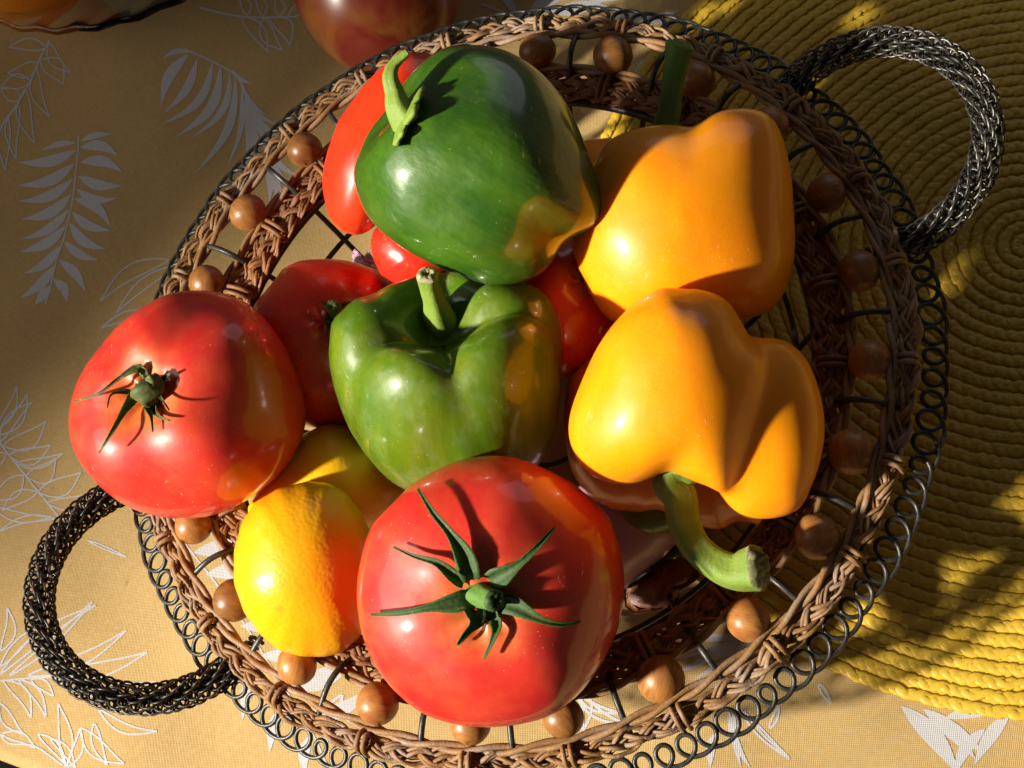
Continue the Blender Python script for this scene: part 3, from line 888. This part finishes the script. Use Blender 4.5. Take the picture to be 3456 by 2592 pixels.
def sepals(p, leaves, mat, stub=None, thick=.0004):
    """leaves: (pixel path base->tip, width mm, lift at tip mm, curl)"""
    cx = empty  # noqa
    cal = None
    for path, w, tipl, twist in leaves:
        P = spline(np.array(path, float), 14); t = np.linspace(0, 1, 14)
        pts, ns = [], []
        for k, (x, y) in enumerate(P):
            q, n = surf(p, x, y); pts.append(q); ns.append(n)
        pts = np.array(pts); ns = np.array(ns)
        ns = (ns + np.roll(ns, 1, 0) + np.roll(ns, -1, 0)); ns[0] = ns[1]; ns[-1] = ns[-2]
        ns /= np.linalg.norm(ns, axis=1)[:, None]
        lift = (.0008 + tipl * .001 * t ** 1.4 + .0012 * np.sin(np.pi * t))
        vd = CAM - pts; vd /= np.linalg.norm(vd, axis=1)[:, None]
        pts = pts + vd * lift[:, None]
        T = np.gradient(pts, axis=0); T /= np.linalg.norm(T, axis=1)[:, None] + 1e-9
        B = np.cross(T, ns); B /= np.linalg.norm(B, axis=1)[:, None] + 1e-9
        tw = twist * t
        B = B * np.cos(tw)[:, None] + ns * np.sin(tw)[:, None]
        N2 = np.cross(B, T)
        wd2 = w * .00033 * (.62 + .38 * np.sin(np.pi * np.clip(t / .5, 0, 1))) * (1 - .86 * t ** .9) * (1 + .12 * np.sin(9 * t + w)) + .00012
        rows = []
        for u, h in ((-1, .55), (-.5, .05), (0, -.3), (.5, .05), (1, .55)):
            rows.append(pts + B * (u * wd2)[:, None] + N2 * (h * wd2)[:, None])
        V = np.stack(rows, 1)
        Vt = (V + N2[:, None] * thick * .5).reshape(-1, 3); Vb = (V - N2[:, None] * thick * .5).reshape(-1, 3)
        m = 5; n = 14; F = []
        for i in range(n - 1):
            for j in range(m - 1):
                F.append((i * m + j, i * m + j + 1, (i + 1) * m + j + 1, (i + 1) * m + j)); o = n * m
                F.append((o + i * m + j + 1, o + i * m + j, o + (i + 1) * m + j, o + (i + 1) * m + j + 1))
            for j, s in ((0, 1), (m - 1, -1)):
                q = (i * m + j, (i + 1) * m + j, n * m + (i + 1) * m + j, n * m + i * m + j); F.append(q if s > 0 else q[::-1])
        for i in (0, n - 1):
            for j in range(m - 1):
                q = (i * m + j, i * m + j + 1, n * m + i * m + j + 1, n * m + i * m + j); F.append(q[::-1] if i == 0 else q)
        link('sepal', mesh('sepal', np.concatenate([Vt, Vb]), F), mat, p.e)


def stem_tube(p, path, rad, mat, endmat, ridges=5, ridge=.10, name='stem', n=30, sides=20, seed=1):
    """path: 3-D points; rad: radii (m) at those points"""
    P = spline(np.array(path), n); r = np.interp(np.linspace(0, 1, n), np.linspace(0, 1, len(rad)), rad)
    V, F = tube(P, r, sides, cap=False)
    V = V.reshape(n, sides, 3); a = np.linspace(0, 2 * np.pi, sides, endpoint=False)
    k = 1 + ridge * np.cos(ridges * a[None] + .8 * np.linspace(0, 3, n)[:, None])
    V = P[:, None] + (V - P[:, None]) * k[..., None]
    o = link(name, mesh(name, V.reshape(-1, 3), F), mat, p.e)
    # cut end: a lumpy cap
    T = P[-1] - P[-2]; T /= np.linalg.norm(T); last = V[-1]; rr = r[-1]
    r0 = np.random.default_rng(seed); rows = [last]
    for s, h in ((1.03, .15), (.85, .42), (.5, .5), (.2, .30), (.02, .25)):
        rows.append(P[-1] + (last - P[-1]) * s * (1 + .10 * r0.standard_normal((sides, 1))) + T * rr * h * (1 + .3 * r0.standard_normal((sides, 1)) * (s < .9)))
    Vc = np.concatenate(rows); link('cut_end', mesh('cut_end', Vc, grid_faces(len(rows), sides)), endmat, o)
    return o, P


def calyx_disc(p, c, nrm, r, mat, pts=6, cup=.25, seed=0, free=False):
    """green cap at the foot of a pepper stem, hugging the skin"""
    r0 = np.random.default_rng(seed)
    nrm = np.asarray(nrm) / np.linalg.norm(nrm); u = np.cross(nrm, [.3, .5, .8]); u /= np.linalg.norm(u); v = np.cross(nrm, u)
    nb, nr = 48, 8; a = np.linspace(0, 2 * np.pi, nb, endpoint=False)
    edge = 1 + .22 * np.cos(pts * a + r0.uniform(0, 6)) ** 3 + .06 * r0.standard_normal(nb)
    rows = []
    for k in range(nr):
        f = k / (nr - 1) * .92 + .08
        q = c + (np.cos(a)[:, None] * u + np.sin(a)[:, None] * v) * (r * f * (1 + (edge - 1) * f ** 2))[:, None]
        row = []
        for x in q:
            h = p.bvh.find_nearest(Vector(x - nrm * r * .25 * f * f)); hn = np.array(h[1])
            hn = hn if hn @ (np.array(h[0]) - p.C) > 0 else -hn
            if free:
                row.append(x - nrm * r * cup * f * f); continue
            pt = np.array(h[0]) * .75 + (x - nrm * r * .25 * f * f) * .25 + hn * (.0016 - .0006 * f)
            row.append(pt)
        rows.append(np.array(row))
    V = np.concatenate(rows); V2 = V - nrm * .0016
    F = grid_faces(nr, nb); Vs = np.concatenate([V, V2]); F2 = F[:, ::-1] + len(V)
    jj = np.arange(nb); e = (nr - 1) * nb
    side = np.stack([e + jj, len(V) + e + jj, len(V) + e + (jj + 1) % nb, e + (jj + 1) % nb], 1)
    return link('calyx', mesh('calyx', Vs, np.concatenate([F, F2, side])), mat, p.e)


#  --- outlines in photograph pixels
K = 1.5624
o_front_tomato = c_(5, [(330, 1600), (450, 1480), (600, 1390), (760, 1320), (930, 1292), (1050, 1293), (1200, 1325), (1350, 1390), (1500, 1470), (1620, 1570)]) + \
    c_(8, [(1720, 10), (1770, 110), (1810, 240), (1835, 400), (1835, 560), (1800, 740), (1720, 930), (1600, 1120), (1450, 1270), (1300, 1345), (1130, 1385), (960, 1397), (800, 1390), (620, 1350), (480, 1280), (350, 1170), (250, 1050), (170, 900), (120, 750), (97, 560), (105, 400), (150, 200), (210, 60)])
o_left_tomato = c_(4, [(1000, 280), (870, 360), (760, 450), (660, 570), (560, 700), (490, 830), (450, 970), (440, 1080), (455, 1200), (500, 1310), (560, 1400), (650, 1500), (760, 1590), (900, 1660), (1050, 1697), (1180, 1705), (1300, 1700), (1400, 1678),
                       (1520, 1630), (1640, 1560), (1780, 1450), (1880, 1340), (1950, 1210), (1985, 1080), (1980, 950), (1940, 790), (1870, 620), (1790, 490), (1700, 385), (1600, 300), (1480, 250), (1350, 222), (1200, 222), (1090, 245)])
o_green_top = c_(2, [(760, 292), (870, 282), (1000, 300), (1130, 345), (1260, 430), (1380, 540), (1460, 650), (1530, 800), (1590, 950), (1650, 1100), (1700, 1250), (1712, 1350), (1690, 1440), (1600, 1520), (1450, 1575)]) + \
    c_(5, [(1385, 20), (1350, 80), (1250, 150), (1100, 195), (950, 200), (800, 160), (650, 90), (470, 0)]) + \
    c_(2, [(400, 1620), (290, 1540), (200, 1460), (150, 1390), (100, 1270), (70, 1130), (80, 1060), (110, 980), (150, 880), (200, 800), (290, 700), (350, 600), (430, 490), (500, 410), (600, 335), (690, 300)])
o_green_mid = c_(5, [(-65, 420), (-88, 600), (-80, 720), (-55, 850), (-10, 980), (60, 1140), (150, 1280), (250, 1400), (340, 1480), (450, 1540), (600, 1600), (800, 1620), (1000, 1590), (1200, 1480), (1320, 1300), (1400, 1080), (1425, 850), (1437, 600), (1425, 440), (1395, 350), (1330, 250),
                     (1240, 185), (1100, 140), (900, 110), (700, 100), (500, 125), (320, 180), (200, 240), (100, 260), (20, 330)])
o_yellow_front = [(2188, 989), (2246, 966), (2314, 971), (2382, 976), (2434, 994), (2476, 1025), (2507, 1083), (2538, 1140), (2596, 1131), (2642, 1135), (2689, 1166), (2726, 1208), (2752, 1265), (2775, 1333), (2786, 1395), (2788, 1463), (2780, 1525), (2762, 1593), (2736, 1666), (2710, 1718),
                  (2689, 1736), (2616, 1759), (2554, 1762), (2491, 1749), (2440, 1705), (2410, 1655), (2335, 1624), (2280, 1598), (2251, 1588), (2194, 1630), (2141, 1645), (2089, 1649), (2037, 1635), (1985, 1609), (1949, 1567), (1923, 1505), (1912, 1452), (1920, 1385), (1944, 1322), (1975, 1249), (2011, 1176), (2058, 1104), (2115, 1041)]
o_yellow_back = [(2011, 531), (2037, 484), (2089, 448), (2168, 424), (2246, 417), (2304, 422), (2346, 427), (2361, 401), (2408, 370), (2476, 359), (2554, 362), (2606, 385), (2642, 443), (2663, 510), (2676, 599), (2682, 703), (2687, 833), (2685, 880), (2668, 952), (2637, 1015), (2596, 1057), (2549, 1075),
                 (2470, 1085), (2380, 1110), (2260, 1140), (2150, 1130), (2063, 1090), (2011, 1036), (1975, 968), (1938, 874), (1920, 800), (1940, 700), (1970, 610)]
o_red_pepper = [(1444, 177), (1376, 172), (1324, 193), (1272, 234), (1220, 292), (1178, 354), (1140, 410), (1101, 513), (1087, 568), (1083, 622), (1090, 676), (1103, 730), (1130, 766), (1166, 787), (1206, 797), (1250, 785), (1310, 730), (1370, 640), (1440, 520), (1500, 380), (1520, 260), (1490, 200)]
o_tomato3 = [(859, 1025), (911, 963), (954, 907), (1008, 880), (1052, 874), (1103, 873), (1158, 877), (1212, 888), (1274, 911), (1330, 960), (1365, 1040), (1375, 1130), (1365, 1230), (1330, 1330), (1270, 1410), (1180, 1450), (1080, 1450), (980, 1420), (900, 1350), (850, 1260), (830, 1150)]
o_plum = [(1261, 777), (1250, 809), (1250, 847), (1263, 885), (1285, 930), (1340, 970), (1420, 990), (1500, 970), (1540, 920), (1550, 850), (1520, 780), (1450, 740), (1370, 730), (1300, 745)]
o_tomato_dark = [(1790, 840), (1860, 800), (1940, 800), (2020, 850), (2080, 950), (2100, 1060), (2070, 1170), (2000, 1250), (1910, 1280), (1820, 1260), (1750, 1190), (1710, 1080), (1720, 950)]
o_citrus = [(K * x, K * y) for x, y in [(505, 1190), (520, 1130), (550, 1085), (600, 1055), (660, 1040), (710, 1042), (750, 1065), (785, 1110), (805, 1160), (815, 1230), (805, 1310), (780, 1375), (740, 1410), (700, 1420), (650, 1420), (600, 1405), (560, 1370), (525, 1320), (505, 1260)]]
o_lemon = [(K * x, K * y) for x, y in [(530, 1100), (560, 1050), (600, 990), (650, 940), (700, 915), (755, 918), (810, 950), (855, 1000), (880, 1060), (870, 1110), (830, 1140), (760, 1155), (680, 1160), (600, 1150), (550, 1135)]]
o_under_pepper = [(1905, 1330), (1930, 1260), (2000, 1190), (2100, 1160), (2300, 1180), (2500, 1230), (2650, 1350), (2720, 1500), (2735, 1650), (2710, 1760), (2640, 1798), (2560, 1790), (2490, 1765), (2420, 1790), (2330, 1775), (2270, 1735), (2220, 1722), (2150, 1735), (2070, 1725), (2000, 1690), (1940, 1620), (1915, 1540), (1900, 1430)]
o_lime = [(2040, 1740), (2070, 1680), (2150, 1640), (2240, 1660), (2300, 1720), (2310, 1775), (2270, 1798), (2200, 1815), (2130, 1815), (2085, 1808), (2050, 1780)]
o_onion = [(1900, 1760), (1940, 1650), (2030, 1590), (2150, 1600), (2240, 1680), (2300, 1790), (2297, 1825), (2230, 1890), (2160, 1945), (2105, 1995), (2020, 1990), (1940, 1930), (1900, 1850)]

P = {}
P['front'] = produce('tomato', 'big red tomato with a green star of sepals at the front rim of the basket', 'tomato', body_tomato(6, .025, .78, .10, 3), (-.07, -.03, 1), o_front_tomato, .112, M['tomato'], .3)
P['left'] = produce('tomato', 'big red tomato with a shrivelled stem, leftmost in the basket', 'tomato', body_tomato(5, .045, .80, .15, 5), (-.30, .17, .94), o_left_tomato, .110, M['tomato'], .5)
P['t3'] = produce('tomato', 'red tomato in shade wedged behind the leftmost tomato and the lower green pepper', 'tomato', body_tomato(5, .02, .86, .08, 6), (.05, .28, .95), o_tomato3, .078, M['tomato_orange'], .2)
P['plum'] = produce('plum_tomato', 'small glossy red tomato peeping out below the upper green pepper', 'tomato', body_ellipsoid(1.15, 0, 2), (.7, -.4, .5), o_plum, .093, M['plum_tomato'])
P['tdark'] = produce('tomato', 'dark shaded red tomato between the green peppers and the rear yellow pepper', 'tomato', body_tomato(5, .02, .9, .06, 8), (.2, .3, .6), o_tomato_dark, .082, M['tomato'])
P['citrus'] = produce('orange', 'yellow orange citrus fruit with dimpled peel left of the front tomato', 'citrus fruit', body_ellipsoid(1.12, .03, 4, .015), (.35, .9, .3), o_citrus, .088, M['citrus'])
P['lemon'] = produce('lemon', 'yellow lemon half hidden behind the leftmost tomato and the dimpled citrus', 'lemon', body_ellipsoid(1.15, .05, 5, .015), (.9, .3, .2), o_lemon, .068, M['lemon'])
P['under'] = produce('bell_pepper', 'orange yellow pepper in deep shade underneath the front yellow pepper', 'bell pepper', body_pepper([(-50, .14, .5), (40, .14, .5), (135, .14, .5), (-140, .14, .5)], 1.0, .3, .2, .1, 2.4, 31), (.1, -.8, -.5), o_under_pepper, .062, M['orange_pepper'], dscale=.62)
P['lime'] = produce('lime', 'dull green lime in shade below the yellow pepper stem', 'lime', body_ellipsoid(1.1, .03, 7), (.9, .1, .3), o_lime, .045, M['lime'])
P['onion'] = produce('red_onion', 'pale purple onion low in the basket right of the front tomato', 'onion', body_ellipsoid(.95, .12, 9, .03), (.6, .5, .6), o_onion, .034, M['onion'])
P['ymid'] = produce('bell_pepper', 'yellow pepper with a notched back lobe and a straight green stem at the rear', 'bell pepper', body_lobes([(-60, 20, 20, 330, 348, 312, 0), (130, -20, -25, 268, 362, 300, 0)], .25, 8), (-.02, .93, -.36), o_yellow_back, .102, M['yellow_pepper'], smooth=26)
P['yfront'] = produce('bell_pepper', 'yellow pepper lying stem down towards the front with a long curved green stem', 'bell pepper', body_lobes([(-105, -45, 25, 335, 350, 315, -14), (215, 70, -75, 235, 325, 250, 0)], .30, 13), (.16, -.92, -.34), o_yellow_front, .116, M['yellow_pepper'], smooth=8)
P['yhid'] = produce('bell_pepper', 'yellow pepper lobe glimpsed in the gap between upper green and rear yellow pepper', 'bell pepper', body_pepper([(10, .14, .5), (100, .14, .4), (190, .14, .4), (-95, .14, .4)], 1.0, .3, .2, .1, 2.4, 33, .03), (.3, .9, -.2),
                    [(1900, 600), (1920, 520), (1975, 470), (2060, 464), (2150, 480), (2240, 540), (2290, 640), (2290, 760), (2220, 860), (2110, 890), (2000, 860), (1930, 780), (1900, 690)], .062, M['yellow_pepper'])
P['gmid'] = produce('bell_pepper', 'upright light green pepper in the middle with a cut stem on top', 'bell pepper', body_pepper([(3, .23, .10, .30), (-66, .26, .16, .30), (80, .24, .20, .34), (170, .28, .25, .34)], 1.08, .60, .2, .24, 2.5, 21, .02, 1.1), (-.10, .66, .74), o_green_mid, .099, M['green_mid'], lump=1.6)
P['red'] = produce('bell_pepper', 'bright red pepper standing behind the upper dark green pepper', 'bell pepper', body_pepper([(75, .14, .5), (-140, .10, .4), (150, .14, .4)], 1.35, .25, .04, .1, 2.3, 17, .03), (.35, .9, -.1), o_red_pepper, .112, M['red_pepper'], dscale=1.3)
P['gtop'] = produce('bell_pepper', 'dark green pepper lying on top of the pile with a hooked stem', 'bell pepper', body_lobes([(50, -115, -15, 305, 205, 250, -26), (0, 0, 70, 310, 215, 250, -26), (-50, 120, -15, 305, 205, 250, -26), (120, 60, -40, 250, 260, 230, 0), (-150, -20, 0, 230, 260, 260, 0)], .22, 13, .03), (-.84, .42, .24), o_green_top, .146, M['green_top'], smooth=5, lump=2.2)

# tomato calyxes
sepals(P['front'], [
    (c_(8, [(850, 440), (800, 280), (700, 130), (600, 10), (500, -150)]), 13, 7, .2), (c_(8, [(800, 450), (740, 420), (620, 330), (480, 290), (340, 228)]), 9.5, 5, -.5),
    (c_(8, [(850, 560), (730, 580), (560, 620), (380, 655), (190, 662)]), 12, 5, .3), (c_(8, [(880, 630), (850, 720), (800, 790), (750, 860)]), 13, 2, .6),
    (c_(8, [(970, 620), (1010, 720), (980, 840), (925, 950)]), 10, 3, -.5), (c_(8, [(1000, 580), (1120, 600), (1280, 690), (1420, 725), (1550, 705)]), 12, 5, -.3),
    (c_(8, [(960, 450), (1080, 390), (1230, 270), (1385, 100)]), 13, 7, .2)], M['calyx'])
q, n_ = surf(P['front'], *c_(8, [(905, 540)])[0])
vdir = (CAM - q) / np.linalg.norm(CAM - q)
stem_tube(P['front'], [q - n_ * .003, q + n_ * .004, q + n_ * .0085 + vdir * .001], [.0048, .0037, .0036], M['stem_dark'], M['calyx'], 5, .05)
sepals(P['left'], [
    (c_(4, [(960, 790), (900, 720), (760, 800), (640, 890), (480, 940)]), 6, 9, .8), (c_(4, [(900, 900), (800, 880), (720, 900), (695, 985)]), 4, 6, .5),
    (c_(4, [(880, 910), (820, 980), (740, 1120), (640, 1280)]), 8, 10, .4), (c_(4, [(950, 970), (980, 1040), (990, 1140)]), 5, 3, .7),
    (c_(4, [(970, 950), (1020, 1030), (1100, 1065)]), 6, 3, -.7), (c_(4, [(960, 840), (1030, 900), (1095, 1000)]), 5, 7, .9), (c_(4, [(1000, 850), (1060, 800), (1110, 760)]), 8, 4, .5), (c_(4, [(930, 860), (890, 830), (880, 900)]), 7, 4, 1.2)], M['calyx_dry'])
q, n_ = surf(P['left'], *c_(4, [(985, 900)])[0])
stem_tube(P['left'], [q - n_ * .002, q + n_ * .006, at_d(*c_(4, [(1000, 850)])[0], depth(q) - .006), at_d(*c_(4, [(985, 790)])[0], depth(q) - .006)], [.0050, .0044, .0036, .0024], M['calyx_dry'], M['calyx_dry'], 4, .16)
sepals(P['t3'], [([(1128, 1050), (1105, 1035), (1085, 1012)], 5, 4, .6), ([(1128, 1055), (1110, 1075), (1085, 1070)], 5, 3, .4), ([(1125, 1065), (1110, 1100), (1100, 1140)], 5, 2, .3), ([(1140, 1045), (1160, 1030), (1185, 1020)], 6, 4, .3), ([(1140, 1060), (1165, 1080), (1180, 1110)], 6, 3, .3)], M['calyx_dry'])
q, n_ = surf(P['t3'], 1138, 1052)
stem_tube(P['t3'], [q - n_ * .002, q + n_ * .004, q + n_ * .009], [.004, .003, .0028], M['stem_dark'], M['calyx_dry'], 5, .08)

# pepper stems
p = P['gtop']; b0 = c_(2, [(395, 760)])[0]; q, n_ = surf(p, *b0); dq = depth(q)
calyx_disc(p, q + p.ax * .0005, p.ax, .0115, M['stem'], 6, cup=.12, seed=2, free=True)
stem_tube(p, [q - p.ax * .003, at_d(*c_(2, [(375, 700)])[0], dq - .001), at_d(*c_(2, [(345, 600)])[0], dq - .001), at_d(*c_(2, [(318, 500)])[0], dq - .002), at_d(*c_(2, [(345, 415)])[0], dq - .002), at_d(*c_(2, [(425, 345)])[0], dq - .003)],
          [.0066, .0046, .0033, .0028, .0020, .0014], M['stem'], M['stem_end'], 4, .12)
p = P['gmid']; q, n_ = surf(p, *c_(5, [(650, 430)])[0]); dq = depth(q)
calyx_disc(p, q, p.ax, .0125, M['stem_dark'], 6, seed=3)
stem_tube(p, [q - p.ax * .004, at_d(*c_(5, [(630, 380)])[0], dq - .006), at_d(*c_(5, [(600, 280)])[0], dq - .013), at_d(*c_(5, [(570, 190)])[0], dq - .018), at_d(*c_(5, [(558, 130)])[0], dq - .022)],
          [.0085, .0055, .0039, .0036, .0040], M['stem'], M['stem_end'], 4, .08)
p = P['ymid']; tp = p.C + p.ax * p.s * .62; dq = depth(tp)
stem_tube(p, [tp, at_d(2250, 440, dq - .001), at_d(2258, 380, dq - .002), at_d(2268, 300, dq - .003), at_d(2282, 220, dq - .004), at_d(2294, 165, dq - .006)],
          [.0068, .0050, .0044, .0042, .0046, .0054], M['stem_dark'], M['stem_dark'], 5, .08)
p = P['yfront']; tp = p.C + p.ax * p.s * .55; dq = depth(tp)
calyx_disc(p, tp + p.ax * .004, p.ax, .0150, M['stem'], 6, seed=4)
stem_tube(p, [tp, at_d(2268, 1610, dq - .001), at_d(2295, 1680, dq - .002), at_d(2308, 1760, dq - .004), at_d(2345, 1840, dq - .006), at_d(2410, 1900, dq - .009), at_d(2480, 1930, dq - .012), at_d(2545, 1920, dq - .015)],
          [.0088, .0066, .0059, .0056, .0055, .0057, .0064, .0080], M['stem'], M['stem_end_dark'], 4, .11, n=40)

# garlic-pale onion scrap seen behind the small tomato, and a dark sheet added for the shaded inner rim
def scrap(name, label, cat, pts, z, mat, amp, seed):
    r0 = np.random.default_rng(seed); n = 26
    c = np.mean(pts, 0); ang = np.linspace(0, 2 * np.pi, n, endpoint=False)
    rad = ray_poly(c, ang, pts); rows = []
    C3 = at_z(c[0], c[1], z)
    for f in (1., .85, .6, .3, .03):
        pp = [at_z(c[0] + math.cos(a) * r * f, c[1] + math.sin(a) * r * f, z + amp * (1 - f * f) + amp * .45 * math.sin(5 * a + 9 * f + seed) * f + amp * .25 * r0.standard_normal() * f) for a, r in zip(ang, rad)]
        rows.append(np.array(pp))
    V = np.concatenate(rows); V2 = V - np.array([0, 0, .0012]); F = grid_faces(5, n)
    jj = np.arange(n); side = np.stack([jj, (jj + 1) % n, len(V) + (jj + 1) % n, len(V) + jj], 1)
    o = link(name, mesh(name, np.concatenate([V, V2]) - C3, np.concatenate([F[:, ::-1], F + len(V), side])), mat)
    o.location = C3
    return tag(o, label, cat)


scrap('onion_petal', 'pale pink onion petal between the shaded tomato and the small glossy tomato', 'onion petal', np.array([(1190, 840), (1205, 838), (1225, 870), (1243, 845), (1258, 870), (1290, 930), (1230, 960), (1185, 920)]), .060, M['onion'], .006, 3)
scrap('shade_sheet', 'dark brown sheet for the shaded inner rim right of the front tomato', 'dark sheet', np.array([(2105, 1985), (2170, 1945), (2240, 1890), (2310, 1880), (2370, 1935), (2360, 1950), (2290, 2000), (2295, 2030), (2220, 2060), (2110, 2075)]), .026, M['shaded_rim'], .007, 5)

# ------------------------------------------------------------------ things on the table behind
o_apple = [(K * 815 + 300 * math.cos(a), K * -38 + 296 * math.sin(a)) for a in np.linspace(0, 2 * np.pi, 40, endpoint=False)]
ap = produce('apple', 'streaky red and yellow apple on the tablecloth behind the basket', 'apple', body_tomato(5, .01, .9, .22, 4), (.5, .2, .6), o_apple, .036, M['apple'], fit=False)

BC = np.array([-.224, .3527]); BR = .1345
gb = empty('glass_bowl', (float(BC[0]), float(BC[1]), 0))
tag(gb, 'clear glass bowl with a ridged rim at the back left corner of the table', 'bowl')
bo = [(.0, .0012), (.040, .0012), (.060, .0035), (.090, .017), (.115, .034), (.1335, .0475), (.1358, .0500), (.1345, .0522), (.1318, .0510), (.112, .037), (.088, .0205), (.058, .0072), (.040, .0050), (.0, .0048)]
bo = spline(np.array(bo), 70); bo[:, 0] = np.maximum(bo[:, 0], .0002)
nb = 144; a = np.linspace(0, 2 * np.pi, nb, endpoint=False)
flute = np.clip((bo[:, 0] - .10) / .03, 0, 1)
Rr = bo[:, :1] * (1 + .007 * flute[:, None] * np.cos(36 * a)[None])
Vb = np.stack([BC[0] + Rr * np.cos(a), BC[1] + Rr * np.sin(a), bo[:, 1:2] + 0 * Rr], -1).reshape(-1, 3)
link('bowl_shell', mesh('bowl_shell', Vb, grid_faces(len(bo), nb)[:, ::-1]), M['glass'], gb)
oc = at_z(95, -130, .049)
o_or = [(95 + 285 * math.cos(t), -150 + 180 * math.sin(t)) for t in np.linspace(0, 2 * np.pi, 40, endpoint=False)]
orr = produce('orange', 'orange fruit lying in the glass bowl at the back left', 'citrus fruit', body_ellipsoid(1.0, 0, 8, .01), (.2, .3, .9), o_or, .047, citrus('orange_peel', (.80, .22, .006), (.78, .27, .008)), fit=False)
